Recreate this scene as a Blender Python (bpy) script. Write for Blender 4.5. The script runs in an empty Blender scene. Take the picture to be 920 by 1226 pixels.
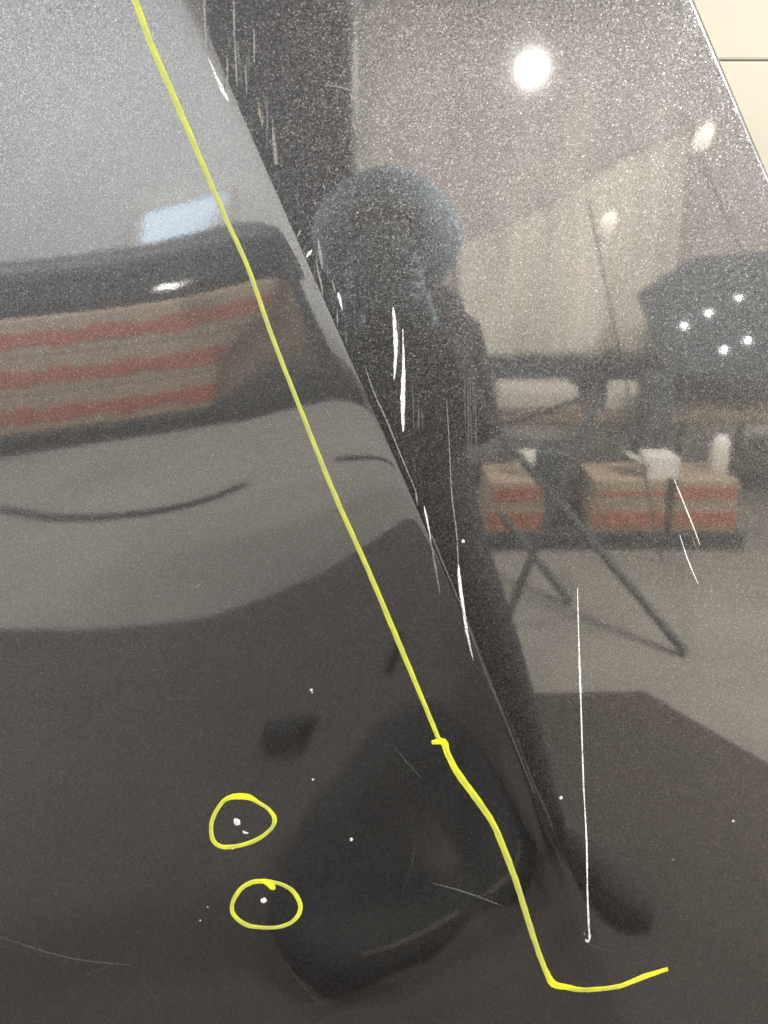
import bpy, bmesh, math, random
import numpy as np
from math import radians, sin, cos, pi
from mathutils import Vector, Matrix
random.seed(7); rng = np.random.default_rng(7)
scene = bpy.context.scene
COL = scene.collection

# ------------------------------------------------------------------ camera, world, lamps, exposure
PITCH = radians(18); FPX = 921.0
CAMP = np.array([0.0, -0.72, 1.5])
cam_d = bpy.data.cameras.new('camera'); cam = bpy.data.objects.new('camera', cam_d); COL.objects.link(cam)
cam.location = CAMP; cam.rotation_euler = (radians(90) - PITCH, 0, 0)
cam_d.sensor_fit = 'VERTICAL'; cam_d.sensor_height = 36.0; cam_d.lens = 36.0 * FPX / 1226.0
cam_d.clip_start = 0.02; cam_d.clip_end = 60
cam_d.dof.use_dof = True; cam_d.dof.focus_distance = 0.80; cam_d.dof.aperture_fstop = cam_d.lens / 3.6
scene.camera = cam

w = bpy.data.worlds.new('World'); scene.world = w; w.use_nodes = True
w.node_tree.nodes['Background'].inputs[0].default_value = (0.75, 0.82, 1.0, 1)
w.node_tree.nodes['Background'].inputs[1].default_value = 0.05
scene.view_settings.view_transform = 'Standard'; scene.view_settings.look = 'None'
scene.view_settings.exposure = 0.0; scene.view_settings.gamma = 1
scene.cycles.max_bounces = 6; scene.cycles.diffuse_bounces = 3; scene.cycles.glossy_bounces = 4
scene.cycles.sample_clamp_indirect = 6.0
scene.cycles.caustics_reflective = False
scene.cycles.use_denoising = True

def area_lamp(name, loc, sx, sy, power, color, rot=(0, 0, 0)):
    l = bpy.data.lights.new(name, 'AREA'); l.shape = 'RECTANGLE'; l.size = sx; l.size_y = sy
    l.energy = power; l.color = color
    o = bpy.data.objects.new(name, l); COL.objects.link(o); o.location = loc; o.rotation_euler = rot
    return o
area_lamp('added_ceiling_glow', (1.7, -0.85, 2.93), 0.25, 1.3, 6, (1.0, 0.95, 0.87))  # unseen lamp added to light the wall behind the panel
area_lamp('added_ceiling_glow', (-2.4, -2.4, 2.93), 0.25, 1.3, 225, (0.97, 0.98, 1.0))  # unseen lamp added to brighten the left side of the room
area_lamp('added_ceiling_glow', (2.2, -1.75, 2.93), 1.3, 0.25, 252, (1.0, 0.97, 0.91))  # unseen lamp added to brighten the floor on the right

# ------------------------------------------------------------------ the panel's surface
CREASE = [-0.06584168, -0.25311103, 0.46044003]
M0, MZ, BA, AZ, A2, BL, TZ = 0.0636, 0.1233, 0.354, -0.5656, -0.604, 0.0715, -0.047
def crease_x(z): return np.polyval(CREASE, z)
def edge_x(z): return 1.3044453 - 0.61778201 * z + 0.05 * (z - 1.62) ** 2
def surf(x, z):
    s = (crease_x(z) - x) * 0.9
    wd = 0.0020 + 0.008 * np.clip((0.95 - z) / 0.3, 0, 1)
    s = wd * np.logaddexp(0, s / wd)
    low = np.clip((z - 0.5) / 0.5, 0, 1); low = low * low * (3 - 2 * low)
    zz = 0.22 * np.tanh((z - 1.2) / 0.22)
    y = (M0 + MZ * zz) * s + (BA + AZ * zz + A2 * zz * zz) * BL * (1 - np.exp(-s / BL)) * (0.5 + 0.5 * low) + TZ * zz * s / (s + 0.05) - 0.0326 * s * s
    y = y + 1.6 * np.clip(0.018 - (edge_x(z) - x), 0, 0.03) ** 2
    return y + 0.00012 * np.sin(9 * x + 5 * z + 1.0) + 0.0001 * np.sin(14 * z - 6 * x)
_fw = np.array([0, cos(PITCH), -sin(PITCH)]); _up = np.array([0, sin(PITCH), cos(PITCH)])
def ray(px, py):
    d = FPX * _fw + np.array([px - 460.0, 0, 0]) + (613.0 - py) * _up
    return d / np.linalg.norm(d)
def on_panel(px, py):
    d = ray(px, py); t = -CAMP[1] / d[1]
    for _ in range(14):
        p = CAMP + t * d
        t += (surf(p[0], p[2]) - p[1]) / d[1] * 0.9
    p = CAMP + t * d; e = 2e-4
    n = np.array([(surf(p[0] + e, p[2]) - surf(p[0] - e, p[2])) / 2 / e, -1,
                  (surf(p[0], p[2] + e) - surf(p[0], p[2] - e)) / 2 / e])
    n /= np.linalg.norm(n)
    return p, n
def seen(px, py, Y=None, z=0.0):
    """where in the room the panel mirrors what shows at px,py: on the plane y=-Y or at height z"""
    p, n = on_panel(px, py); d = ray(px, py); r = d - 2 * d.dot(n) * n
    t = (-Y - p[1]) / r[1] if Y is not None else (z - p[2]) / r[2]
    return p + t * r

# ------------------------------------------------------------------ helpers
def link(o, parent=None):
    COL.objects.link(o)
    if parent is not None: o.parent = parent
    return o
def obj(name, me, mat, parent=None, smooth=False):
    if isinstance(me, bmesh.types.BMesh):
        bm = me; me = bpy.data.meshes.new(name); bm.normal_update(); bm.to_mesh(me); bm.free()
    if mat is not None and not me.materials: me.materials.append(mat)
    if smooth:
        for p in me.polygons: p.use_smooth = True
    return link(bpy.data.objects.new(name, me), parent)
def tag(o, label=None, cat=None, group=None, kind=None):
    if label: o['label'] = label
    if cat: o['category'] = cat
    if group: o['group'] = group
    if kind: o['kind'] = kind
    return o
def thing(name, label, cat, loc=(0, 0, 0), rz=0, group=None):
    o = bpy.data.objects.new(name, None); o.empty_display_size = 0.05
    link(o); o.location = loc; o.rotation_euler = (0, 0, rz)
    return tag(o, label, cat, group)
def box(bm, c, s, rot=None, bevel=0.0):
    m = Matrix.Translation(c)
    if rot is not None: m = m @ rot
    m = m @ Matrix.Diagonal((s[0], s[1], s[2], 1))
    r = bmesh.ops.create_cube(bm, size=1, matrix=m)
    if bevel:
        es = list({e for v in r['verts'] for e in v.link_edges})
        bmesh.ops.bevel(bm, geom=es, offset=bevel, segments=2, affect='EDGES', profile=0.5)
    return bm
def B(c, s, rot=None, bevel=0.0): return box(bmesh.new(), c, s, rot, bevel)
def tube(bm, a, b, r0, r1=None, seg=12):
    a = Vector(a); b = Vector(b); r1 = r0 if r1 is None else r1
    d = b - a; q = d.to_track_quat('Z', 'Y').to_matrix().to_4x4()
    bmesh.ops.create_cone(bm, cap_ends=True, segments=seg, radius1=r0, radius2=r1, depth=d.length,
                          matrix=Matrix.Translation((a + b) / 2) @ q)
    return bm
def prism(poly, z0, z1):
    bm = bmesh.new(); n = len(poly)
    lo = [bm.verts.new((p[0], p[1], z0)) for p in poly]; hi = [bm.verts.new((p[0], p[1], z1)) for p in poly]
    bm.faces.new(hi); bm.faces.new(lo[::-1])
    for i in range(n): bm.faces.new((lo[i], lo[(i + 1) % n], hi[(i + 1) % n], hi[i]))
    bmesh.ops.recalc_face_normals(bm, faces=bm.faces[:])
    return bm

# ------------------------------------------------------------------ materials
def new_mat(name):
    m = bpy.data.materials.new(name); m.use_nodes = True
    return m, m.node_tree.nodes, m.node_tree.links, m.node_tree.nodes['Principled BSDF']
def plain(name, col, rough=0.6, var=0.15, scale=6.0, metal=0.0, bump=0.0, detail=4):
    m, N, L, p = new_mat(name)
    p.inputs['Roughness'].default_value = rough; p.inputs['Metallic'].default_value = metal
    tc = N.new('ShaderNodeTexCoord'); n = N.new('ShaderNodeTexNoise'); n.inputs['Scale'].default_value = scale
    n.inputs['Detail'].default_value = detail
    L.new(tc.outputs['Object'], n.inputs['Vector'])
    r = N.new('ShaderNodeValToRGB')
    r.color_ramp.elements[0].position = 0.3; r.color_ramp.elements[1].position = 0.7
    r.color_ramp.elements[0].color = tuple(c * (1 - var) for c in col) + (1,)
    r.color_ramp.elements[1].color = tuple(min(1, c * (1 + var)) for c in col) + (1,)
    L.new(n.outputs['Fac'], r.inputs['Fac']); L.new(r.outputs['Color'], p.inputs['Base Color'])
    if bump:
        b = N.new('ShaderNodeBump'); b.inputs['Strength'].default_value = bump; b.inputs['Distance'].default_value = 0.01
        L.new(n.outputs['Fac'], b.inputs['Height']); L.new(b.outputs['Normal'], p.inputs['Normal'])
    return m
def stained(name, col, rough, var, sx, sz):
    m, N, L, p = new_mat(name); p.inputs['Roughness'].default_value = rough
    tc = N.new('ShaderNodeTexCoord'); mp = N.new('ShaderNodeMapping'); mp.inputs['Scale'].default_value = (sx, 1, sz)
    n = N.new('ShaderNodeTexNoise'); n.inputs['Scale'].default_value = 1; n.inputs['Detail'].default_value = 3
    L.new(tc.outputs['Object'], mp.inputs['Vector']); L.new(mp.outputs['Vector'], n.inputs['Vector'])
    r = N.new('ShaderNodeValToRGB'); r.color_ramp.elements[0].position = 0.35; r.color_ramp.elements[1].position = 0.65
    r.color_ramp.elements[0].color = tuple(c * (1 - var) for c in col) + (1,)
    r.color_ramp.elements[1].color = tuple(min(1, c * (1 + var)) for c in col) + (1,)
    L.new(n.outputs['Fac'], r.inputs['Fac']); L.new(r.outputs['Color'], p.inputs['Base Color'])
    return m
def glow(name, col, strength):
    m, N, L, p = new_mat(name)
    p.inputs['Base Color'].default_value = (*col, 1)
    p.inputs['Emission Color'].default_value = (*col, 1); p.inputs['Emission Strength'].default_value = strength
    return m

def car_paint():
    m, N, L, p = new_mat('dark_metallic_paint')
    tc = N.new('ShaderNodeTexCoord')
    def flakes(scale, tilt, power):
        v = N.new('ShaderNodeTexVoronoi'); v.inputs['Scale'].default_value = scale; v.feature = 'F1'
        L.new(tc.outputs['Object'], v.inputs['Vector'])
        sub = N.new('ShaderNodeVectorMath'); sub.operation = 'SUBTRACT'; sub.inputs[1].default_value = (.5, .5, .5)
        L.new(v.outputs['Color'], sub.inputs[0])
        # heavy tail: most flakes lie nearly flat, a few stand up
        ln = N.new('ShaderNodeVectorMath'); ln.operation = 'LENGTH'; L.new(sub.outputs[0], ln.inputs[0])
        pw = N.new('ShaderNodeMath'); pw.operation = 'POWER'; pw.inputs[1].default_value = power; L.new(ln.outputs['Value'], pw.inputs[0])
        mu = N.new('ShaderNodeMath'); mu.operation = 'MULTIPLY'; mu.inputs[1].default_value = tilt; L.new(pw.outputs[0], mu.inputs[0])
        sc = N.new('ShaderNodeVectorMath'); sc.operation = 'SCALE'; L.new(sub.outputs[0], sc.inputs[0]); L.new(mu.outputs[0], sc.inputs['Scale'])
        return sc, v
    g = N.new('ShaderNodeNewGeometry')
    f1, v1 = flakes(1150, 0.36, 1.6); f2, v2 = flakes(2100, 0.26, 1.0)
    ad = N.new('ShaderNodeVectorMath'); ad.operation = 'ADD'; L.new(f1.outputs[0], ad.inputs[0]); L.new(f2.outputs[0], ad.inputs[1])
    ad2 = N.new('ShaderNodeVectorMath'); ad2.operation = 'ADD'; L.new(g.outputs['Normal'], ad2.inputs[0]); L.new(ad.outputs[0], ad2.inputs[1])
    nm = N.new('ShaderNodeVectorMath'); nm.operation = 'NORMALIZE'; L.new(ad2.outputs[0], nm.inputs[0])
    # flake layer
    sepc = N.new('ShaderNodeSeparateColor'); L.new(v1.outputs['Color'], sepc.inputs[0])
    ramp = N.new('ShaderNodeValToRGB'); e = ramp.color_ramp.elements
    e[0].position = 0.0; e[0].color = (0.07, 0.07, 0.074, 1); e[1].position = 1.0; e[1].color = (0.36, 0.36, 0.37, 1)
    x = ramp.color_ramp.elements.new(0.9); x.color = (0.17, 0.17, 0.177, 1)
    L.new(sepc.outputs[0], ramp.inputs['Fac'])
    p.inputs['Metallic'].default_value = 1.0; p.inputs['Roughness'].default_value = 0.40
    L.new(ramp.outputs['Color'], p.inputs['Base Color']); L.new(nm.outputs[0], p.inputs['Normal'])
    p.inputs['Coat Weight'].default_value = 1.0; p.inputs['Coat IOR'].default_value = 2.9
    p.inputs['Coat Roughness'].default_value = 0.033
    # fine orange peel in the clear coat
    op = N.new('ShaderNodeTexNoise'); op.inputs['Scale'].default_value = 260; op.inputs['Detail'].default_value = 1
    L.new(tc.outputs['Object'], op.inputs['Vector'])
    fl = N.new('ShaderNodeTexNoise'); fl.inputs['Scale'].default_value = 900; fl.inputs['Detail'].default_value = 0
    L.new(tc.outputs['Object'], fl.inputs['Vector'])
    addh = N.new('ShaderNodeMath'); addh.operation = 'ADD'; L.new(op.outputs['Fac'], addh.inputs[0])
    mh = N.new('ShaderNodeMath'); mh.operation = 'MULTIPLY'; mh.inputs[1].default_value = 0.25
    L.new(fl.outputs['Fac'], mh.inputs[0]); L.new(mh.outputs[0], addh.inputs[1])
    b = N.new('ShaderNodeBump'); b.inputs['Strength'].default_value = 0.05; b.inputs['Distance'].default_value = 0.00012
    L.new(addh.outputs[0], b.inputs['Height']); L.new(b.outputs['Normal'], p.inputs['Coat Normal'])
    return m
PAINT = car_paint()

def marker_mat():
    m, N, L, p = new_mat('yellow_wax_marker')
    at = N.new('ShaderNodeAttribute'); at.attribute_name = 'ink'
    n = N.new('ShaderNodeTexNoise'); n.inputs['Scale'].default_value = 90; n.inputs['Detail'].default_value = 3
    tc = N.new('ShaderNodeTexCoord'); L.new(tc.outputs['Object'], n.inputs['Vector'])
    ma = N.new('ShaderNodeMath'); ma.operation = 'MULTIPLY_ADD'; ma.inputs[1].default_value = 0.5; ma.inputs[2].default_value = -0.25
    L.new(n.outputs['Fac'], ma.inputs[0])
    ad = N.new('ShaderNodeMath'); ad.operation = 'ADD'; L.new(at.outputs['Fac'], ad.inputs[0]); L.new(ma.outputs[0], ad.inputs[1])
    r = N.new('ShaderNodeValToRGB'); e = r.color_ramp.elements
    e[0].position = 0.05; e[0].color = (0.34, 0.36, 0.17, 1)
    e[1].position = 0.95; e[1].color = (0.80, 0.80, 0.012, 1)
    x = r.color_ramp.elements.new(0.5); x.color = (0.47, 0.51, 0.07, 1)
    L.new(ad.outputs[0], r.inputs['Fac']); L.new(r.outputs['Color'], p.inputs['Base Color'])
    p.inputs['Roughness'].default_value = 0.5
    return m
MARK = marker_mat()
def scratch_glint_mat(name, col, rough=0.45):
    m, N, L, p = new_mat(name)
    n = N.new('ShaderNodeTexNoise'); n.inputs['Scale'].default_value = 500; n.inputs['Detail'].default_value = 2
    tc = N.new('ShaderNodeTexCoord'); L.new(tc.outputs['Object'], n.inputs['Vector'])
    r = N.new('ShaderNodeValToRGB'); r.color_ramp.elements[0].position = 0.3; r.color_ramp.elements[1].position = 0.6
    r.color_ramp.elements[0].color = tuple(c * 0.6 for c in col) + (1,); r.color_ramp.elements[1].color = (*col, 1)
    L.new(n.outputs['Fac'], r.inputs['Fac']); L.new(r.outputs['Color'], p.inputs['Base Color'])
    p.inputs['Roughness'].default_value = rough
    # broken where the tool skipped: the lacquer shows through
    n2 = N.new('ShaderNodeTexNoise'); n2.inputs['Scale'].default_value = 420; n2.inputs['Detail'].default_value = 3
    L.new(tc.outputs['Object'], n2.inputs['Vector'])
    mr = N.new('ShaderNodeMapRange'); mr.inputs['From Min'].default_value = 0.36; mr.inputs['From Max'].default_value = 0.48
    mr.inputs['To Min'].default_value = 0.4
    L.new(n2.outputs['Fac'], mr.inputs['Value']); L.new(mr.outputs['Result'], p.inputs['Alpha'])
    return m
SC = [scratch_glint_mat('scratch_glint_faint', (0.12, 0.12, 0.12)), scratch_glint_mat('scratch_grey', (0.26, 0.26, 0.255)),
      scratch_glint_mat('scratch_glint_white', (0.88, 0.88, 0.85)), scratch_glint_mat('scratch_olive', (0.30, 0.30, 0.20))]

cream = plain('cream_wall_board', (0.52, 0.50, 0.405), 0.6, 0.03, 3)
taupe = stained('taupe_plaster', (0.56, 0.51, 0.475), 0.8, 0.20, 2.6, 0.9)
greyw = plain('pale_grey_plaster', (0.66, 0.66, 0.65), 0.8, 0.06, 2)
white_ceil = plain('ceiling_paint', (0.55, 0.52, 0.48), 0.8, 0.04, 2)
concrete = plain('garage_concrete', (0.215, 0.20, 0.175), 0.7, 0.16, 1.6, bump=0.1, detail=8)
shadow_brown = plain('floor_shadow_brown', (0.045, 0.034, 0.029), 0.8, 0.12, 5, bump=0.2)  # shade colour of the sheet that paints the floor shadow
black = plain('black_cloth', (0.020, 0.022, 0.021), 0.8, 0.2, 30, bump=0.2)
blue = plain('slate_blue_fabric', (0.21, 0.28, 0.35), 0.8, 0.15, 25, bump=0.2)
darkgrey = plain('dark_grey_tarp', (0.058, 0.061, 0.060), 0.6, 0.3, 9, bump=0.4)
navy = plain('navy_steel', (0.022, 0.027, 0.042), 0.5, 0.1, 8)
carton = plain('cream_carton', (0.36, 0.285, 0.20), 0.8, 0.08, 10)
redp = plain('faded_red_print', (0.38, 0.13, 0.08), 0.8, 0.15, 14)
steel = plain('dull_steel', (0.10, 0.095, 0.09), 0.45, 0.15, 12, metal=0.4)
whitep = plain('white_plastic', (0.75, 0.72, 0.66), 0.5, 0.05, 12)
skin = plain('skin', (0.45, 0.28, 0.21), 0.55, 0.06, 20)
wood = plain('worn_bench_wood', (0.20, 0.15, 0.11), 0.7, 0.25, 8)
slate = plain('slate_board', (0.060, 0.073, 0.088), 0.5, 0.15, 6)

# ------------------------------------------------------------------ setting
YB, XL, XR, ZC, YF = -4.8, -4.6, 3.3, 3.0, 0.38
tag(obj('floor', B(((XL + XR) / 2, (YB + YF) / 2, -0.05), (XR - XL, YF - YB, 0.1)), concrete), kind='structure')
tag(obj('ceiling', B(((XL + XR) / 2, (YB + YF) / 2, ZC + 0.05), (XR - XL, YF - YB, 0.1)), white_ceil), kind='structure')
tag(obj('wall_back', B(((XL + XR) / 2, YB - 0.05, ZC / 2), (XR - XL + 0.2, 0.1, ZC + 0.2)), greyw), kind='structure')
tag(obj('wall_left', B((XL - 0.05, (YB + YF) / 2, ZC / 2), (0.1, YF - YB, ZC + 0.2)), greyw), kind='structure')
tag(obj('wall_right', B((XR + 0.05, (YB + YF) / 2, ZC / 2), (0.1, YF - YB, ZC + 0.2)), greyw), kind='structure')
wf = tag(obj('wall_front', B(((XL + XR) / 2, YF + 0.09, ZC / 2), (XR - XL + 0.2, 0.1, ZC + 0.2)), greyw), kind='structure')
# cream wall boards with an open joint
d = ray(895, 72); t = (YF - CAMP[1]) / d[1]; zj = (CAMP + t * d)[2]
bw, bh = 1.30, 0.62
x_seams = [XL + 0.004, -3.6, -2.1, -0.6, 0.9, 2.4, XR - 0.004]
zs = [zj - 3 * 0.6, zj - 2 * 0.6, zj - 0.6, zj, zj + 0.6, zj + 1.2]
zs = [0.004] + [z for z in zs if 0.1 < z < ZC - 0.1] + [ZC - 0.004]
x_seams = [XL + 0.004, -3.3, -1.75, -0.2, 1.35, 2.9]
x_seams.append(XR - 0.004)
for i in range(len(x_seams) - 1):
    for j in range(len(zs) - 1):
        x0, x1, z0, z1 = x_seams[i] + .0005, x_seams[i + 1] - .0005, zs[j] + .0005, zs[j + 1] - .0005
        bm = B(((x0 + x1) / 2, YF + 0.012, (z0 + z1) / 2), (x1 - x0, 0.024, z1 - z0), bevel=0.003)
        obj('wall_board', bm, cream, wf)

# dark sheet in front of the panel: the car's floor shadow put into colour
shadow_poly = [(-2.6, 0.1), (-2.6, -2.14), (-1.61, -1.86), (-1.26, -1.76), (-0.85, -1.69), (-0.4, -1.70), (0.95, -1.76), (1.22, -1.29), (1.55, -0.75), (2.0, 0.1)]
tag(obj('floor_shadow', prism(shadow_poly, 0.004, 0.008), shadow_brown), 'wide dark brown rubber mat lying on the pale concrete floor', 'floor mat')  # the car's floor shadow as a dark sheet, not a mat

# ------------------------------------------------------------------ the car panel
def build_panel():
    Zn = 300; zv = np.linspace(0.03, 1.86, Zn)
    # cross coordinates: left run then right run
    sl = np.concatenate([np.linspace(0, .012, 16), np.linspace(.014, .12, 36)[0:], np.linspace(.13, 1, 34)])
    sr = np.concatenate([-np.linspace(0, .012, 14)[1:], -np.linspace(.016, 1, 46)])
    rows = []
    R = 0.007
    for z in zv:
        xc = float(crease_x(z)); xe = float(edge_x(z))
        xe = min(xe, 0.95)
        xl = -0.85
        row = []
        Wl = xc - xl
        for s in sl[::-1]:
            x = xc - (s if s < .12 else .12 + (s - .12) / .88 * (Wl - .12))
            row.append((x, float(surf(x, z)), z))
        Wr = xe - R - xc
        for s in sr:
            a = -s
            x = xc + (a if a < .012 else .012 + (a - .012) / .988 * (Wr - .012))
            row.append((x, float(surf(x, z)), z))
        y0 = float(surf(xe - R, z))
        for k in range(1, 11):
            th = k / 10 * radians(90)
            row.append((xe - R + R * sin(th), y0 + R * (1 - cos(th)), z))
        for k in (0.006, 0.014, 0.022):
            row.append((xe, y0 + R + k, z))
        row.append((xe - 0.004, y0 + R + 0.026, z)); row.append((xe - 0.03, y0 + R + 0.026, z))
        rows.append(row)
    nc = len(rows[0]); V = [v for r in rows for v in r]; F = []
    for i in range(Zn - 1):
        for j in range(nc - 1):
            a = i * nc + j; F.append((a, a + 1, a + nc + 1, a + nc))
    me = bpy.data.meshes.new('panel_skin'); me.from_pydata(V, [], F); me.update()
    return me
panel = thing('car_panel', 'dark grey metallic car body panel with a diagonal crease, white scratches and yellow marker lines', 'car panel', (0.0, 0.0, 0.0))
skin_o = obj('panel_skin', build_panel(), PAINT, panel, smooth=True)
# inner frame that stiffens the sheet and the foot it stands on (behind the skin)
fr = bmesh.new()
box(fr, (-0.83, 0.20, 0.95), (0.04, 0.14, 1.86)); box(fr, (0.0, 0.20, 0.05), (1.62, 0.14, 0.08)); box(fr, (-0.35, 0.2, 1.78), (0.96, 0.10, 0.06))
obj('inner_frame', fr, steel, panel)

def spline(pts, step=6.0):
    P = [np.array(p, float) for p in pts]; out = []
    for i in range(len(P) - 1):
        p0 = P[max(i - 1, 0)]; p1 = P[i]; p2 = P[i + 1]; p3 = P[min(i + 2, len(P) - 1)]
        n = max(2, int(np.linalg.norm(p2[:2] - p1[:2]) / step))
        for k in range(n):
            u = k / n
            out.append(0.5 * ((2 * p1) + (-p0 + p2) * u + (2 * p0 - 5 * p1 + 4 * p2 - p3) * u * u + (-p0 + 3 * p1 - 3 * p2 + p3) * u ** 3))
    out.append(P[-1]); return out
def ribbon(name, pts, mat, height=0.0004, step=6.0, closed=False, ink=None, jitter=0.0, cols=5, label=None):
    """pts: (x, y, width, ink) on the panel; laid as a low domed bead on its surface"""
    if closed: pts = pts + [pts[0]]
    S = spline(pts, step); V = []; F = []; I = []
    ph = rng.random(4) * 6
    for i, q in enumerate(S):
        a = S[max(i - 1, 0)]; b = S[min(i + 1, len(S) - 1)]
        if closed and i in (0, len(S) - 1): a, b = S[-2], S[1]
        t = (b - a)[:2]; t /= max(1e-9, np.linalg.norm(t)); nrm = np.array([-t[1], t[0]])
        wd = max(q[2] * (0.88 if mat is MARK else 1), 0.25) * (1 + jitter * (sin(i * .9 + ph[0]) * .5 + sin(i * 2.3 + ph[1]) * .5))
        off = jitter * .25 * wd * sin(i * 1.3 + ph[2])
        for k in range(cols):
            u = k / (cols - 1) * 2 - 1
            c = q[:2] + nrm * (u * wd / 2 + off)
            p, n = on_panel(*c)
            hgt = 0.00008 + height * (1 - u * u)
            V.append(p + n * hgt)
            base = q[3] if len(q) > 3 else 1
            I.append(min(1, max(0, base * (0.55 + 0.45 * abs(u)) + 0.1 * sin(i * .7 + ph[3] + k))))
    n = len(S)
    for i in range(n - 1):
        for k in range(cols - 1):
            a = i * cols + k; F.append((a, a + 1, a + cols + 1, a + cols))
    me = bpy.data.meshes.new(name); me.from_pydata([tuple(v) for v in V], [], F); me.update()
    at = me.attributes.new('ink', 'FLOAT', 'POINT'); at.data.foreach_set('value', I)
    o = obj(name, me, mat, panel, smooth=True)
    if label: o['label'] = label
    return o

L1 = [(140, -60, 8.5, .6), (162, 0, 9, .6), (182, 55, 8.5, .55), (205, 108, 8.5, .5), (238, 185, 7.5, .5), (270, 260, 6.5, .45), (297, 320, 6, .5), (325, 400, 6, .45),
      (360, 490, 6, .45), (400, 590, 6.5, .5), (440, 680, 6.5, .6), (480, 775, 7, .7), (505, 835, 6, .75), (526, 886, 6, .8)]
ribbon('marker_line', L1, MARK, 0.00035, 5, jitter=.05, label='long straight yellow marker line')
L2 = [(517, 889, 5, 1), (531, 888, 10, 1.2), (536, 902, 8, 1.1), (548, 925, 9, 1), (572, 958, 9, .8), (590, 985, 8, .8), (603, 1015, 8.5, .7), (618, 1055, 8, .55), (632, 1100, 8, .5),
      (645, 1140, 7, .6), (655, 1165, 7.5, .8), (663, 1178, 9.5, 1.2), (680, 1182, 7.5, 1), (700, 1185, 6.5, .8), (740, 1181, 6, .8), (772, 1169, 7, 1), (800, 1160, 5, .9)]
ribbon('marker_line', L2, MARK, 0.00045, 4, jitter=.06, label='curving lower yellow marker line with a hooked end')
C1 = [(280, 953.5, 8, 1.2), (297, 954, 8, 1.2), (310, 961, 5, .8), (322, 969, 5, .9), (329, 980, 6, 1), (325, 992, 5, .5), (308, 1005, 5.5, .7), (288, 1012, 5.5, .7), (268, 1014, 6, .9), (256, 1007, 6, .8), (253, 990, 5.5, .7), (258, 973, 5.5, .7), (269, 958, 5.5, .8)]
ribbon('marker_circle', C1, MARK, 0.0004, 3, closed=True, jitter=.05, label='upper hand drawn yellow ring')
C2 = [(318, 1055, 6.5, .9), (335, 1058, 5, .6), (351, 1067, 6, .7), (360, 1085, 6, 1), (354, 1100, 5.5, .7), (338, 1109, 5, .6), (316, 1110.5, 5, .5), (295, 1107, 6, .7), (280, 1095, 6, .8), (279, 1080, 5.5, .7), (289, 1064, 6, .8), (303, 1056, 6, .9)]
ribbon('marker_circle', C2, MARK, 0.0004, 3, closed=True, jitter=.05, label='lower hand drawn yellow ring with a small hook')
ribbon('marker_hook', [(313, 1054, 5, 1.2), (322, 1058, 8, 1.3), (327, 1063, 8, 1.3), (328, 1065, 4, 1.3)], MARK, 0.0006, 2)

def scr(pts, wmax, m, prof=None):
    n = len(pts); 
    S = spline([(p[0], p[1], 0) for p in pts], 8); k = len(S) - 1
    q = []
    for i, s in enumerate(S):
        u = i / max(k, 1)
        wv = .88 * wmax * (sin(pi * min(1, max(0, u))) ** .6 if prof is None else np.interp(u, np.linspace(0, 1, len(prof)), prof))
        q.append((s[0], s[1], max(wv, .3), 1))
    return ribbon('scratch_or_glint', q, SC[m], 0.00012, 8, jitter=.18, cols=3)  # draws real scratches and also painted crease glints
scr([(244, -20), (245.5, 20), (247.5, 57)], 3.2, 1, [1, 1, .9, .5])
scr([(279.5, -15), (281, 40), (284, 103)], 2.3, 1, [1, 1, 1, 1, .4])
scr([(288, 70), (289, 108)], 1.6, 0); scr([(274, 45), (274.5, 60)], 2.2, 0)
scr([(293.5, 78), (296, 114)], 2.0, 1); scr([(309.5, 124), (314, 150)], 3.0, 3)
scr([(326, 138), (327.5, 160), (331, 197)], 4.5, 1, [.1, .4, 1, 1, .8]); scr([(337, 185), (337, 197)], 1.5, 0)
scr([(356, 222), (358, 258)], 1.8, 0)
scr([(471, 368), (473.5, 400), (474, 425), (472, 455)], 5.5, 2, [.3, .8, 1, .9, .7, .15])
scr([(477, 375), (478, 432)], 2.0, 0)
scr([(482.5, 394), (483.5, 440), (482.5, 480), (483, 517)], 6.2, 2, [.15, .3, .6, .9, 1, .8, .2])
scr([(494, 455), (496, 520)], 1.5, 0); scr([(501, 486), (502, 515)], 2.0, 0); scr([(505, 490), (506, 508)], 1.6, 0)
scr([(535, 478), (538, 530), (541, 590), (547, 640), (549, 680)], 1.5, 1, [.5, .8, 1, 1, 1])
scr([(549, 676), (551, 700), (556, 735), (561, 765), (567, 791)], 4.6, 2, [.3, 1, .8, .9, .6, .1])
scr([(437, 438), (448, 470), (463, 503), (480, 545), (498, 588)], 1.8, 1, [.6, .8, 1, .8, .6])
scr([(497.5, 585), (500, 605)], 2.4, 1); scr([(508, 606), (512, 625), (516, 646)], 3.4, 2, [.3, .7, .6, .2])
scr([(513, 632), (520, 670), (527, 711)], 2.6, 1, [.3, .7, 1, .8, .3])
scr([(516, 640), (532, 678), (551, 722)], 1.8, 0, [1, 1, 1]); scr([(551, 722), (580, 800), (608, 870), (640, 950)], 1.6, 0, [1, 1, .8, .5])  # faint highlight along the crease, painted as thin pale ribbons
for xx, y0, y1, ww, mm in ((560, 445, 540, 1.6, 0), (563, 455, 545, 1.4, 0), (566, 452, 500, 1.6, 0), (569, 470, 545, 1.6, 0), (589, 440, 472, 1.6, 0), (556, 440, 520, 1.2, 0)):
    scr([(xx, y0), (xx + 1.5, y1)], ww, mm)
scr([(691.7, 704), (693, 760), (696, 850), (697.5, 900)], 2.6, 2, [.3, .6, .5, .9, 1.1, .6, .8, .5])
scr([(697.5, 900), (699.2, 945), (702.6, 1010), (703.6, 1070), (706, 1124)], 2.4, 2, [.6, .9, .5, .8, 1, .7, 1, .9])
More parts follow.
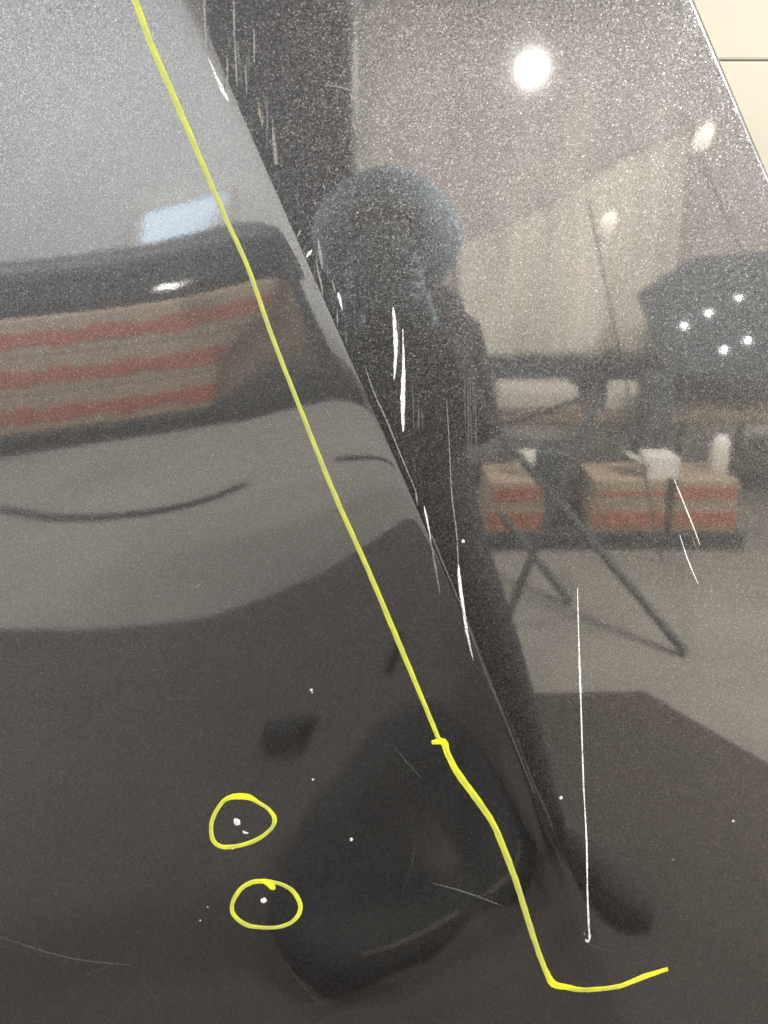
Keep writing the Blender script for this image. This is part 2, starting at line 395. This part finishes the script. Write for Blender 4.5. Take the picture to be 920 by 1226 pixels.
scr([(699.5, 1116), (701, 1120)], 3.5, 1); scr([(708, 1119), (704, 1127), (701, 1124)], 3.0, 2)
scr([(807.5, 574), (820, 605), (832, 635), (838, 652)], 1.6, 2, [.6, 1, 1, .4]); scr([(814, 640), (823, 668), (836, 699)], 1.6, 2, [.4, .9, 1, .5])
scr([(828, 640), (835, 660)], 1.1, 1)
scr([(381, 285), (383, 300), (386.5, 322)], 4.6, 1, [.2, .7, 1, .5]); scr([(379, 305), (381, 325), (385, 340), (387, 357)], 2.6, 1)
scr([(398, 335), (402, 352)], 2.5, 1); scr([(405, 350), (407, 358), (410, 371)], 4.0, 2, [.3, 1, .8, .2])
scr([(374, 299), (367, 308)], 4.5, 2); scr([(361, 274), (356, 284)], 2.8, 1)
scr([(388, 102), (405, 104), (428, 110)], 3.0, 1, [.2, .7, .8, .2])
scr([(-5, 1120), (80, 1146), (160, 1156)], 1.5, 0); scr([(518, 1057), (560, 1069), (605, 1086)], 2.0, 0)
scr([(235, 703), (243, 696)], 1.6, 1); scr([(472, 893), (487, 912), (505, 932)], 1.0, 0)
scr([(337, 272), (350, 296), (369, 328), (381, 348)], 4.5, 1, [.3, .8, 1, .8, .4]); scr([(346, 300), (358, 322), (365, 338)], 2.0, 0)
scr([(249, 68), (256, 84), (263, 100), (274, 122)], 5.0, 2, [.1, .35, .9, 1, .3])  # white glint on the upper crease, painted as a pale ribbon

# more short grazes beside the upper crease, and hairlines over the rest
for _ in range(26):
    yy = rng.random() ** 1.1 * 430 - 5; xc_ = np.interp(yy, [0, 60, 195, 340, 490], [228, 250, 315, 380, 450])
    xx = xc_ + 6 + 60 * rng.random() ** 1.7; ln = 10 + 38 * rng.random() ** 2
    scr([(xx, yy), (xx + 1 + rng.normal() * .6, yy + ln)], .9 + 1.5 * rng.random(), int(rng.random() < .35))
for _ in range(16):
    xx, yy, aa = 30 + rng.random() * 700, 560 + rng.random() * 640, rng.random() * 3.1; ln = 18 + 60 * rng.random()
    dx, dy = cos(aa) * ln, sin(aa) * ln
    if xx + dx < 5 or xx + dx > 900: continue
    scr([(xx, yy), (xx + dx * .5 + rng.normal() * 3, yy + dy * .5), (xx + dx, yy + dy)], .55, 0)
def chip(px, py, r, m=2, k=9, par='paint_chip'):
    bm = bmesh.new(); p, n = on_panel(px, py); mid = bm.verts.new(p + n * (0.0002 + r * 0.00012)); ring = []
    for i in range(k):
        a = i / k * 2 * pi; rr = r * (0.8 + 0.4 * rng.random())
        q, n2 = on_panel(px + rr * cos(a), py + rr * sin(a)); ring.append(bm.verts.new(q + n2 * 0.00008))
    for i in range(k): bm.faces.new((mid, ring[i], ring[(i + 1) % k]))
    bmesh.ops.recalc_face_normals(bm, faces=bm.faces[:])
    return obj(par, bm, SC[m], panel, smooth=True)
for a in ((284, 984, 4.6), (316, 1078, 3.5), (421, 1005, 2.0), (375, 933, 1.5), (373, 826, 1.8), (672, 955, 2.1), (878, 983, 1.4), (374, 829, 1.0), (555, 648, 2.0), (240, 1102, 1.0), (249, 1086, 1.0), (279, 1015, 1.8), (806, 1029, .7)):
    chip(*a)
scr([(291, 994), (293.5, 997), (298, 997)], 3.0, 2)
# scuffed ridge: lacquer rubbed to fine bright crumbs along the upper crease
bm = bmesh.new()
for _ in range(230):
    u = rng.random() ** .8; px = np.interp(u, [0, .35, 1], [250, 288, 366]) + rng.normal() * (2.2 + 2.5 * rng.random()); py = np.interp(u, [0, .35, 1], [66, 140, 312]) + rng.normal() * 3
    r = (.25 + .75 * rng.random() ** 2) * (1.25 if py < 150 else .8); p, n = on_panel(px, py); c = bm.verts.new(p + n * .0003); rg = []
    for i in range(5):
        a = i * 2 * pi / 5 + rng.random() * .6; q, n2 = on_panel(px + r * cos(a), py + r * 1.5 * sin(a)); rg.append(bm.verts.new(q + n2 * .00006))
    for i in range(5): bm.faces.new((c, rg[i], rg[(i + 1) % 5]))
o = obj('scuffed_ridge', bm, SC[1], panel); o['kind'] = 'stuff'
# dust: tiny grains scattered over the lacquer
bm = bmesh.new()
for _ in range(420):
    px, py = rng.random() * 920, rng.random() ** .7 * 1226
    if px > 835 + 0.43 * py - 8: continue
    r = 0.25 + 0.5 * rng.random() ** 3
    p, n = on_panel(px, py); c = bm.verts.new(p + n * .0003)
    rg = []
    for i in range(4):
        a = i * pi / 2 + rng.random(); q, n2 = on_panel(px + r * cos(a), py + r * sin(a)); rg.append(bm.verts.new(q + n2 * .00005))
    for i in range(4): bm.faces.new((c, rg[i], rg[(i + 1) % 4]))
o = obj('dust', bm, SC[1], panel); o['kind'] = 'stuff'

# ------------------------------------------------------------------ things mirrored in the lacquer
def carton_box(x0, x1, yf, z0, z1, depth, label, group, bands, rz=0, body=None, red=None):
    t = thing('carton', label, 'box', ((x0 + x1) / 2, yf - depth / 2, z0), rz, group)
    W = x1 - x0; H = z1 - z0
    obj('carton_body', B((0, 0, H / 2), (W, depth, H), bevel=0.006), body or carton, t)
    for (a, b) in bands:
        obj('printed_band', B((0, depth / 2 + 0.001, H * (a + b) / 2), (W - 0.02, 0.004, H * (b - a))), red or redp, t)
    return t
def pallet(x0, x1, yf, depth, h, label):
    t = thing('pallet', label, 'pallet', ((x0 + x1) / 2, yf - depth / 2, 0), 0, None)
    W = x1 - x0
    for k in range(3): obj('runner', B((0, (k - 1) * (depth / 2 - .05), h * .35), (W, 0.08, h * .7)), darkgrey, t)
    n = int(W / 0.14)
    for k in range(n): obj('board', B((-W / 2 + (k + .5) * W / n, 0, h * .85), (W / n - .02, depth, h * .28)), darkgrey, t)
    return t
# right side stacks
yR = -3.2
def xz(px, py, Y): p = seen(px, py, Y); return p[0], p[2]
pz = 0.10
pallet(0.5, 1.95, yR + .03, 0.6, pz, 'low dark pallet under the short striped cartons')
for i, (a, b) in enumerate(((583, 652), (708, 798), (806, 884))):
    x0, _ = xz(a, 612, 3.2); x1, _ = xz(b, 612, 3.2)
    ztop = xz(700, 576, 3.2)[1]; zm = (ztop + pz) / 2
    wv = ['by the tripod legs', 'in the middle of the pallet', 'at the right end of the pallet'][i]
    carton_box(x0, x1, yR, pz, zm, .4, 'lower cream carton with a red band ' + wv, 'short cartons on the low pallet', [(.2, .8)])
    carton_box(x0 + .01, x1 - .01, yR, zm, ztop, .4, 'upper cream carton with a red band ' + wv, 'short cartons on the low pallet', [(.25, .75)] if i != 1 else [(.4, .6)])
# left side: three long cartons with a tarp on top, the far end turned away
AZ0 = -0.17; LC = Vector((-2.5, -3.36, 0))
def lp(u, v, z=0): return LC + Matrix.Rotation(AZ0, 3, 'Z') @ Vector((u, v, z))
t = thing('pallet', 'dark pallet under the long striped cartons', 'pallet', lp(0, -.2), AZ0)
for k in range(3): obj('runner', B((0, (k - 1) * .2, .04), (1.95, 0.07, .08)), darkgrey, t)
for k in range(13): obj('board', B((-.9 + k * .15, 0, .1), (.13, .5, .03)), darkgrey, t)
zz = [.116, .36, .605, .85]
for i in range(3):
    t = thing('carton', ['lowest', 'middle', 'topmost'][i] + ' long cream carton with a red stripe in the stack', 'box', lp(-.035 + .01 * i, -.15, zz[i]), AZ0, 'long striped cartons')
    W, H = 1.73 - .02 * i, zz[i + 1] - zz[i] - .004
    obj('carton_body', B((0, 0, H / 2), (W, .3, H), bevel=.008), carton, t)
    bb = bmesh.new()
    for q in range(18):
        x0, x1 = -W / 2 + .015 + q * (W - .03) / 18, -W / 2 + .015 + (q + 1) * (W - .03) / 18
        zb = H * (.46 + .03 * sin(q * 1.7 + i * 2)); hb = H * (.38 + .08 * sin(q * 2.3 + i))
        box(bb, ((x0 + x1) / 2, .1512, zb), (x1 - x0 + .0005 * q, .0025 + .00005 * q, hb))
    obj('printed_band', bb, redp, t)
    obj('end_flap', B((W / 2 + .002, 0, H / 2), (.004, .28, H - .03)), carton, t)
bm = bmesh.new(); box(bm, (0, 0, 0), (1.95, .46, .31), bevel=.05)
bmesh.ops.subdivide_edges(bm, edges=bm.edges[:], cuts=3, use_grid_fill=True)
for v in bm.verts: v.co.z += (.03 * sin(v.co.x * 7) + .012 * sin(v.co.x * 19)) * (v.co.z > -.1); v.co.y += .02 * sin(v.co.x * 13 + v.co.z * 9)
o = tag(obj('folded_tarp', bm, darkgrey, None, True), 'dark grey folded tarp lying on the long striped cartons', 'tarp'); o.location = lp(0, -.24, 1.002); o.rotation_euler.z = AZ0
c = seen(203, 343, 3.39)  # glowing bead added as the lamp highlight on the tarp
t = thing('tarp_glint', 'small lit work lamp lying on the folded tarp', 'lamp', (c[0], -3.39, 0))  # bead for the lamp highlight on the tarp, not a lamp
bm = bmesh.new(); bmesh.ops.create_uvsphere(bm, u_segments=16, v_segments=8, radius=1, matrix=Matrix.Translation((0, 0, c[2])) @ Matrix.Diagonal((.045, .03, .013, 1)))
obj('glint_body', bm, glow('tarp_glint_glow', (1, .96, .9), 4), t, True)
def hose(name, pts, rad, label):  # dark tube laid where a faint shadow line crosses the floor
    P = [seen(a, b, z=rad + .004) for a, b in pts]; bm = bmesh.new()
    for a, b in zip(P, P[1:]): tube(bm, a, b, rad, seg=8)
    tag(obj(name, bm, darkgrey), label, 'hose')  # the floor shadow line, laid as a tube
hose('floor_shadow_line', [(0, 608), (60, 618), (120, 618), (180, 612), (230, 602), (262, 592), (290, 580)], .011, 'thin dark rubber hose trailing across the concrete in front of the long cartons')  # faint floor shadow line, not a hose
tag(obj('corner_post', B((-1.585, -3.49, .6), (.06, .07, 1.2), bevel=.006), darkgrey), 'slim dark post standing at the right end of the long cartons', 'post')
# glazed windows high in the back wall (left)
for i, (a, b) in enumerate((((180, 250), (238, 300)), ((258, 301), (284, 311)))):
    p = seen(*a, 4.78); q = seen(b[0], b[1], 4.78)
    x0, x1 = sorted((p[0], q[0])); z0, z1 = sorted((p[2], q[2]))
    if i: z1 = z0 + .1; x1 = x0 + .25
    t = thing('window', ['small daylit window in the back wall above the tarp', 'narrow daylit slot window beside the larger window'][i], 'window', ((x0 + x1) / 2, YB, z0))
    W, H = x1 - x0, z1 - z0
    fb = bmesh.new()
    for s in (-1, 1):
        box(fb, (s * (W / 2 + .015), .02, H / 2), (.03, .06, H + .06)); box(fb, (0, .02, H / 2 + s * (H / 2 + .015)), (W - .001, .059, .03))
    obj('window_frame', fb, whitep, t)
    obj('pane', B((0, .01, H / 2), (W, .01, H)), glow('daylit_glass', (0.72, 0.86, 1.0), 1.15), t)

# cream sheet hung on the back wall (right)
x0, _ = xz(545, 430, 4.6); x1, _ = xz(800, 430, 4.6); z0 = xz(700, 430, 4.6)[1]; z1 = 2.35
bm = bmesh.new(); nx, nz = 60, 14; gv = []
for j in range(nz + 1):
    for i in range(nx + 1):
        u = i / nx; x = x0 + u * (x1 - x0); z = z0 + j / nz * (z1 - .75 * (1 - u) ** .8 - .03 * sin(u * 7) - z0)
        gv.append(bm.verts.new((x, -4.62 + .03 * sin(u * 31) + .02 * sin(u * 13 + j * .2), z)))
for j in range(nz):
    for i in range(nx):
        a = j * (nx + 1) + i; bm.faces.new((gv[a], gv[a + 1], gv[a + nx + 2], gv[a + nx + 1]))
o = obj('hanging_sheet', bm, stained('cream_sheet', (.68, .635, .55), .8, .16, 3.4, 0.8), None, True)
md = o.modifiers.new('thickness', 'SOLIDIFY'); md.thickness = .004
tag(o, 'long cream cloth sheet hanging in folds against the back wall', 'sheet')
t = thing('plaster_panel', 'brown taupe plaster panel covering the right half of the back wall', 'wall panel', (1.5, YB, 0))
obj('panel_face', B((0, .045, 1.5), (3.5, .09, 2.99), bevel=.004), taupe, t)

# work bench with clutter under the sheet
bt = .60
bench = thing('workbench', 'long low wooden workbench against the back wall', 'workbench', (1.5, -4.1, 0))
obj('bench_top', B((0, 0, bt), (2.9, .5, .05), bevel=.005), wood, bench)
for sx in (-1.3, 1.3):
    for sy in (-.2, .2): obj('leg', B((sx, sy, bt / 2 - .013), (.07, .07, bt - .026)), wood, bench)
obj('back_board', B((0, -.42, .72), (2.9, .03, .3)), slate, bench)
def item(name, c, s, mat, label, cat, bev=.01, rot=None):
    return tag(obj(name, B(c, s, rot, bev), mat), label, cat)
zt = bt + .026
def at_bench(px0, px1, py0, py1, Y):
    a = seen(px0, py1, Y); b = seen(px1, py0, Y); return a[0], b[0], a[2], b[2]
x0, x1, z0, z1 = at_bench(764, 806, 448, 545, 3.7)
t = thing('steel_cabinet', 'dark slate steel cabinet standing in front of the workbench', 'cabinet', ((x0 + x1) / 2, -3.75, 0))
obj('cabinet_body', B((0, -.0, z1 / 2), (x1 - x0, .2, z1), bevel=.008), slate, t); obj('cabinet_door', B((0, .105, z1 / 2), (x1 - x0 - .04, .01, z1 - .06), bevel=.003), slate, t)
obj('handle', tube(bmesh.new(), ((x1 - x0) / 2 - .06, .125, z1 * .5), ((x1 - x0) / 2 - .06, .125, z1 * .65), .008), steel, t)
x0, x1, z0, z1 = at_bench(775, 815, 536, 566, 3.25)
t = thing('white_box', 'small white open box lying on the right striped cartons', 'box', ((x0 + x1) / 2, -3.33, ztop))
obj('box_body', B((0, 0, .06), (x1 - x0, .2, .12), bevel=.004), whitep, t)
obj('flap', B((-(x1 - x0) / 2 - .05, 0, .10), (.11, .2, .004), Matrix.Rotation(radians(25), 4, 'Y')), whitep, t)
def lathe(prof, seg=20):
    bm = bmesh.new(); rings = []
    for r, z in prof: rings.append([bm.verts.new((r * cos(2 * pi * i / seg), r * sin(2 * pi * i / seg), z)) for i in range(seg)])
    for a, b in zip(rings, rings[1:]):
        for i in range(seg): bm.faces.new((a[i], a[(i + 1) % seg], b[(i + 1) % seg], b[i]))
    bm.faces.new(rings[0][::-1]); bm.faces.new(rings[-1]); return bm
p = seen(862, 562, 3.35)
t = thing('plastic_bottle', 'white plastic bottle standing on the carton at the right end', 'bottle', (min(p[0], 1.86), -3.38, ztop))
obj('bottle_body', lathe([(.045, 0), (.05, .01), (.05, .17), (.02, .22)]), whitep, t, True); obj('cap', lathe([(.022, .22), (.022, .26)]), steel, t, True)
x0, x1, z0, z1 = at_bench(590, 690, 470, 520, 4.0)
item('folded_blanket', ((x0 + x1) / 2, -4.05, zt + .09), (x1 - x0, .3, .18), plain('pale_blanket', (.5, .46, .4), .9, .1, 12, bump=.5), 'pale grey folded blanket on the workbench', 'blanket', .05)
x0, x1, z0, z1 = at_bench(724, 766, 458, 530, 4.0)
item('folded_paper', ((x0 + x1) / 2, -4.05, (zt + z1) / 2), (x1 - x0, .06, z1 - zt), plain('grey_paper', (.6, .57, .5), .9, .1, 12), 'pale board of folded paper standing beside the blanket', 'paper', .01)
for k, (px0, px1, py0, c, nm, lb) in enumerate(((640, 690, 548, slate, 'tool_case', 'dark tool case standing in the gap between the striped cartons'), (612, 640, 520, whitep, 'paint_tin', 'pale paint tin standing on the left striped carton'))):
    x0, x1, z0, z1 = at_bench(px0, px1, py0, 600, 3.4)
    if k == 0:
        t = thing(nm, lb, 'case', ((x0 + x1) / 2, -3.5, pz)); obj('case_body', B((0, 0, .21), (x1 - x0, .25, .42), bevel=.02), c, t)
        obj('handle', B((0, 0, .44), (.1, .02, .03), bevel=.006), steel, t)
    else:
        t = thing(nm, lb, 'tin', ((x0 + x1) / 2, -3.35, ztop)); obj('tin_body', lathe([(.055, 0), (.055, .15), (.05, .152)]), c, t, True); obj('lid', lathe([(.05, .152), (.05, .16)]), steel, t, True)

# slate coloured board; lamp reflections on it are added as small glowing beads
P4 = [seen(px, py, 3.9) for px, py in ((765, 352), (832, 308), (935, 300), (935, 455), (800, 448))]
bm = bmesh.new(); lo = [bm.verts.new((p[0], -3.9, p[2])) for p in P4]; hi = [bm.verts.new((p[0], -3.94, p[2])) for p in P4]
bm.faces.new(lo); bm.faces.new(hi[::-1])
for i in range(5): bm.faces.new((lo[i], hi[i], hi[(i + 1) % 5], lo[(i + 1) % 5]))
bmesh.ops.recalc_face_normals(bm, faces=bm.faces[:])
t = thing('glint_board', 'slate blue board carrying five small bright work lamps', 'lamp board', (0, 0, 0))  # the five lamps are beads for lamp reflections on the board
obj('board_panel', bm, slate, t)
po = bmesh.new()
for X in (P4[4][0] + .15, P4[2][0] - .05): tube(po, (X, -3.97, 0), (X, -3.97, 1.3), .02)
obj('post', po, steel, t)
glintm = glow('board_glint_glow', (1.0, .97, .92), 34.0)
for px, py in ((820, 390), (849, 375), (885, 357), (868, 419), (896, 408)):
    p = seen(px, py, 3.88); bm = bmesh.new(); bmesh.ops.create_uvsphere(bm, u_segments=12, v_segments=8, radius=.011, matrix=Matrix.Translation((p[0], -3.885, p[2])))
    obj('lamp_glint', bm, glintm, t, True)
# slim posts with pale shades
for (a, b, s) in (((816, 140), (872, 262), (842, 165)), ((704, 238), (738, 400), (726, 272))):
    p = seen(*a, 3.0); q = seen(*b, 3.0); c = seen(*s, 2.98)
    t = thing('lamp_pole', 'thin leaning pole with a pale paper shade, ' + ('the taller one' if a[0] > 800 else 'the shorter one'), 'lamp', (0, 0, 0))
    e = np.array([q[0] + (q[0] - p[0]) * .9, 0, 0])
    top = Vector((p[0], -3.0, p[2])); qq = Vector((q[0], -3.0, q[2])); base = top + (qq - top) * (top.z / (top.z - qq.z))
    obj('pole', tube(bmesh.new(), base, top, .006), steel, t)
    bm = bmesh.new(); bmesh.ops.create_uvsphere(bm, u_segments=16, v_segments=10, radius=1, matrix=Matrix.Translation((c[0], -2.98, c[2])) @ Matrix.Rotation(radians(-25), 4, 'Y').inverted() @ Matrix.Diagonal((.035, .035, .07, 1)))
    obj('lamp_shade', bm, glow('paper_shade', (.9, .84, .72), 0.22), t, True)

# bare bulb hanging at the back, the bright spot in the panel
c = seen(635, 85, 3.2)
t = thing('hanging_bulb', 'bright bare bulb hanging from the ceiling by a thin cord', 'lamp', (c[0], -3.2, c[2]))
bm = bmesh.new(); bmesh.ops.create_uvsphere(bm, u_segments=20, v_segments=12, radius=.013)
obj('bulb', bm, glow('bulb_glow', (1.0, .96, .9), 14.0), t, True)
obj('socket', lathe([(.018, .03), (.02, .04), (.02, .08), (.006, .09)]), steel, t, True)
obj('cord', tube(bmesh.new(), (0, 0, .088), (0, 0, ZC - c[2]), .003), black, t)
pl = bpy.data.lights.new('bulb_light', 'POINT'); pl.energy = 72; pl.shadow_soft_size = .02; pl.color = (1, .95, .88)
po = link(bpy.data.objects.new('bulb_light', pl), t); po.location = (0, 0.05, 0)
# housings for the added ceiling lamps, all out of view
for loc, sx, sy, lb in (((1.7, -0.85), .3, 1.35, 'long tube light on the ceiling nearest the car panel'), ((-2.4, -2.4), .3, 1.35, 'tube light on the ceiling above the long cartons'), ((2.2, -1.75), 1.35, .3, 'tube light on the ceiling running across the room')):  # all three lights are added and out of view
    t = thing('added_light_housing', lb, 'ceiling light', (*loc, ZC), 0, 'tube lights on the ceiling')  # group of the added, unseen lights
    obj('added_housing', B((0, 0, -.02), (sx, sy, .04), bevel=.004), whitep, t)

# dark column behind the photographer
a = seen(432, 60, 1.7)
t = thing('steel_column', 'navy painted steel column standing behind the photographer', 'column', (a[0] - .23, -1.85, 0))
obj('column_shaft', B((0, 0, ZC / 2), (.42, .28, ZC - .002), bevel=.02), navy, t); obj('base_plate', B((0, 0, .012), (.56, .42, .02), bevel=.004), steel, t)

# splayed trestle legs
def tripod():
    t = thing('folding_stand', 'folding work stand with thin crossed legs on the concrete floor', 'stand', (0, 0, 0))
    f1 = seen(820, 786); f2 = seen(606, 748); f3 = seen(682, 724)
    u1 = seen(592, 512, 2.9); u2 = seen(718, 470, 2.6); u3 = seen(600, 615, 2.9)
    for f, u in ((f1, u1), (f2, u2), (f3, u3)):
        obj('leg', tube(bmesh.new(), (f[0], f[1], .018), u, .019), darkgrey, t)
    obj('crossbar', tube(bmesh.new(), u1, u2, .012), steel, t)
    return t
tripod()

# black bag and small pad on the painted floor shadow
def mound(name, outline, h, mat, z0=.009, lumps=.08):
    P = [seen(a, b, z=z0 + h * .45) for a, b in outline]; cx = np.mean([p[0] for p in P]); cy = np.mean([p[1] for p in P])
    n = 48; k = len(P); bm = bmesh.new(); rings = []
    def rim(u):
        f = u * k; i = int(f) % k; g = f - int(f); g = g * g * (3 - 2 * g)
        return P[i][0] * (1 - g) + P[(i + 1) % k][0] * g, P[i][1] * (1 - g) + P[(i + 1) % k][1] * g
    for (rr, zz_) in ((.92, 0), (1.0, .2), (1.0, .5), (.93, .78), (.78, .93), (.5, 1.0), (.2, 1.0)):
        row = []
        for i in range(n):
            x, y = rim(i / n); d = 1 + lumps * .4 * sin(i * .8 + zz_ * 3)
            row.append(bm.verts.new((cx + (x - cx) * rr * d, cy + (y - cy) * rr * d, z0 + h * zz_ * (1 + lumps * sin(i * .5)) )))
        rings.append(row)
    for a, b in zip(rings, rings[1:]):
        for i in range(n): bm.faces.new((a[i], a[(i + 1) % n], b[(i + 1) % n], b[i]))
    bm.faces.new(rings[-1]); bm.faces.new(rings[0][::-1])
    return bm, cx, cy
t = thing('backpack', 'black rounded backpack lying on the mat at the photographer\'s feet', 'bag', (0, 0, 0))  # the mat is the painted floor shadow
bm, bx, by = mound('bag', [(322, 1095), (338, 1040), (362, 985), (385, 945), (420, 925), (455, 932), (500, 965), (540, 1000), (570, 1050), (565, 1095), (520, 1130), (450, 1165), (385, 1175), (340, 1145)], .10, black)
obj('bag_body', bm, plain('black_bag_cloth', (.008, .009, .008), .85, .2, 30), t, True)
bm = bmesh.new(); Q = [seen(a, b, z=.13) for a, b in ((432, 1146), (462, 1138), (495, 1124), (525, 1108), (545, 1096))]
for a, b in zip(Q, Q[1:]): tube(bm, a, b, .008, seg=8)
obj('strap', bm, plain('grey_webbing', (.05, .047, .045), .7), t)
bm, _, _ = mound('block', [(322, 890), (314, 874), (340, 860), (374, 855), (378, 868), (360, 884), (336, 893)], .02, black, lumps=.02)
tag(obj('rubber_block', bm, black, None, True), 'small black rubber block lying alone on the brown mat', 'block')  # the brown mat is the painted floor shadow

# ------------------------------------------------------------------ the photographer
def skin_mesh(name, verts, edges, radii, root, mat, parent, sub=2):
    me = bpy.data.meshes.new(name); me.from_pydata(verts, edges, []); me.update()
    o = obj(name, me, mat, parent, True)
    md = o.modifiers.new('skin', 'SKIN'); md.use_smooth_shade = True
    sv = me.skin_vertices[0].data
    for i, r in enumerate(radii):
        sv[i].radius = r if isinstance(r, tuple) else (r, r); sv[i].use_root = (i == root)
    s = o.modifiers.new('sub', 'SUBSURF'); s.levels = sub; s.render_levels = sub
    return o
def person():
    t = thing('person', 'person in black clothes and slate blue hood holding up a phone', 'person', (0, 0, 0))
    V = [(.05, -.98, .92), (.05, -1.0, 1.10), (.03, -1.0, 1.26), (.02, -.99, 1.37), (.01, -.96, 1.46),   # 0-4 spine to neck
         (.16, -.99, 1.33), (.205, -.93, 1.13), (.10, -.80, 1.36),      # 5-7 right arm
         (-.15, -.99, 1.33), (-.18, -.93, 1.13), (-.08, -.80, 1.36),     # 8-10 left arm
         (.17, -.96, .84), (.30, -.90, .48), (.42, -.89, .10),        # 11-13 right leg
         (.08, -.98, .84), (.15, -1.0, .46), (.17, -1.03, .10)]
    E = [(0, 1), (1, 2), (2, 3), (3, 4), (3, 5), (5, 6), (6, 7), (3, 8), (8, 9), (9, 10), (0, 11), (11, 12), (12, 13), (0, 14), (14, 15), (15, 16)]
    Rr = [(.15, .12), (.14, .11), (.15, .11), (.12, .09), .055, .07, .055, .035, .07, .055, .035, .10, .075, .05, .10, .075, .05]
    skin_mesh('body', V, E, Rr, 0, black, t)
    # shoes
    for c, rz in (((.49, -.82, .0), radians(-50)), ((.18, -.97, .0), radians(0))):
        bm = bmesh.new(); bmesh.ops.create_icosphere(bm, subdivisions=3, radius=1)
        for v in bm.verts:
            x, y, z = v.co; wv = .052 * (1 + .12 * y); hz = .09 * (1.35 - .5 * (y > -.1) * min(1, (y + .1) * 1.2))
            v.co = Vector((x * wv * 1.4, y * .19, .01 + max(-.2, z) * hz + .2 * hz))
        bmesh.ops.transform(bm, matrix=Matrix.Translation(c) @ Matrix.Rotation(rz, 4, 'Z'), verts=bm.verts[:])
        obj('shoe', bm, black, t, True)
    # head with face, inside a hood
    def head_bm(scale, hood=False):
        bm = bmesh.new(); bmesh.ops.create_icosphere(bm, subdivisions=4, radius=1)
        for v in bm.verts:
            x, y, z = v.co
            if not hood:
                jaw = 1 - .28 * max(0, -z)
                nose = .16 * math.exp(-((x / .16) ** 2 + ((z + .12) / .22) ** 2)) * (y > 0)
                eye = -.07 * (math.exp(-(((abs(x) - .36) / .16) ** 2 + ((z - .08) / .12) ** 2))) * (y > 0)
                lip = .035 * math.exp(-((x / .3) ** 2 + ((z + .52) / .08) ** 2)) * (y > 0)
                v.co = Vector((x * .078 * jaw, (y + nose + eye + lip) * .098, z * .118))
            else:
                v.co = Vector((x * .148 * (1 + .05 * sin(3 * z + 1)), y * .13 - .01, z * .14 - .005))
        return bm
    hb = head_bm(1); bmesh.ops.translate(hb, vec=(.005, -.965, 1.555), verts=hb.verts[:]); obj('head', hb, skin, t, True)
    hb = head_bm(1, True); bmesh.ops.translate(hb, vec=(.005, -.955, 1.545), verts=hb.verts[:])
    # open the front of the hood round the face
    dl = [f for f in hb.faces if f.calc_center_median().y > -.88 and abs(f.calc_center_median().z - 1.568) < .022 and abs(f.calc_center_median().x) < .055]
    bmesh.ops.delete(hb, geom=dl, context='FACES')
    o = obj('hood', hb, blue, t, True); m = o.modifiers.new('thickness', 'SOLIDIFY'); m.thickness = .006
    cb = bmesh.new(); prof = [(.10, 1.455), (.125, 1.445), (.150, 1.425), (.162, 1.39), (.178, 1.33), (.195, 1.26), (.20, 1.20)]; cr_ = []
    for rr, zc in prof: cr_.append([cb.verts.new((.012 + rr * cos(2 * pi * i / 32), -.965 + rr * .78 * sin(2 * pi * i / 32), zc + .006 * sin(i * 1.3))) for i in range(32)])
    for a, b in zip(cr_, cr_[1:]):
        for i in range(32): cb.faces.new((a[i], a[(i + 1) % 32], b[(i + 1) % 32], b[i]))
    obj('jacket_collar', cb, black, t, True)
    for sx in (-1, 1):
        bm = bmesh.new(); bmesh.ops.create_uvsphere(bm, u_segments=12, v_segments=8, radius=.012, matrix=Matrix.Translation((.005 + sx * .029, -.881, 1.565)))
        obj('eye', bm, plain('eye_white', (.5, .5, .48), .2), t, True)
    # gloved hands: palm and five fingers each, closed round the phone's sides
    for sx in (-1, 1):
        wx = .09 if sx > 0 else -.07
        V = [(wx, -.80, 1.37), (.055 * sx + .004, -.775, 1.42), (.052 * sx + .004, -.765, 1.455)]
        E = [(0, 1), (1, 2)]; Rr = [.026, (.030, .02), (.026, .016)]
        for k in range(4):
            zf = 1.435 + k * .021; ln = [.9, 1.05, 1, .85][k]; b = len(V)
            V += [(.058 * sx, -.752, zf), (.050 * sx, -.728, zf + .004), (.050 * sx - sx * .018 * ln, -.7225, zf + .006)]
            E += [(2, b), (b, b + 1), (b + 1, b + 2)]; Rr += [.010, .0085, .007]
        b = len(V); V += [(.05 * sx, -.782, 1.45), (.034 * sx, -.772, 1.485), (.02 * sx, -.764, 1.51)]
        E += [(1, b), (b, b + 1), (b + 1, b + 2)]; Rr += [.012, .011, .008]
        skin_mesh('gloved_hand', V, E, Rr, 1, blue, t, 1)
    return t
person()
t = thing('phone', 'slate blue phone held upright in both gloved hands', 'phone', (0, -.74, 1.49), 0)
obj('phone_body', B((0, -.006, 0), (.078, .009, .155), bevel=.003), blue, t)
obj('screen', B((0, -.0115, 0), (.072, .001, .148)), black, t)
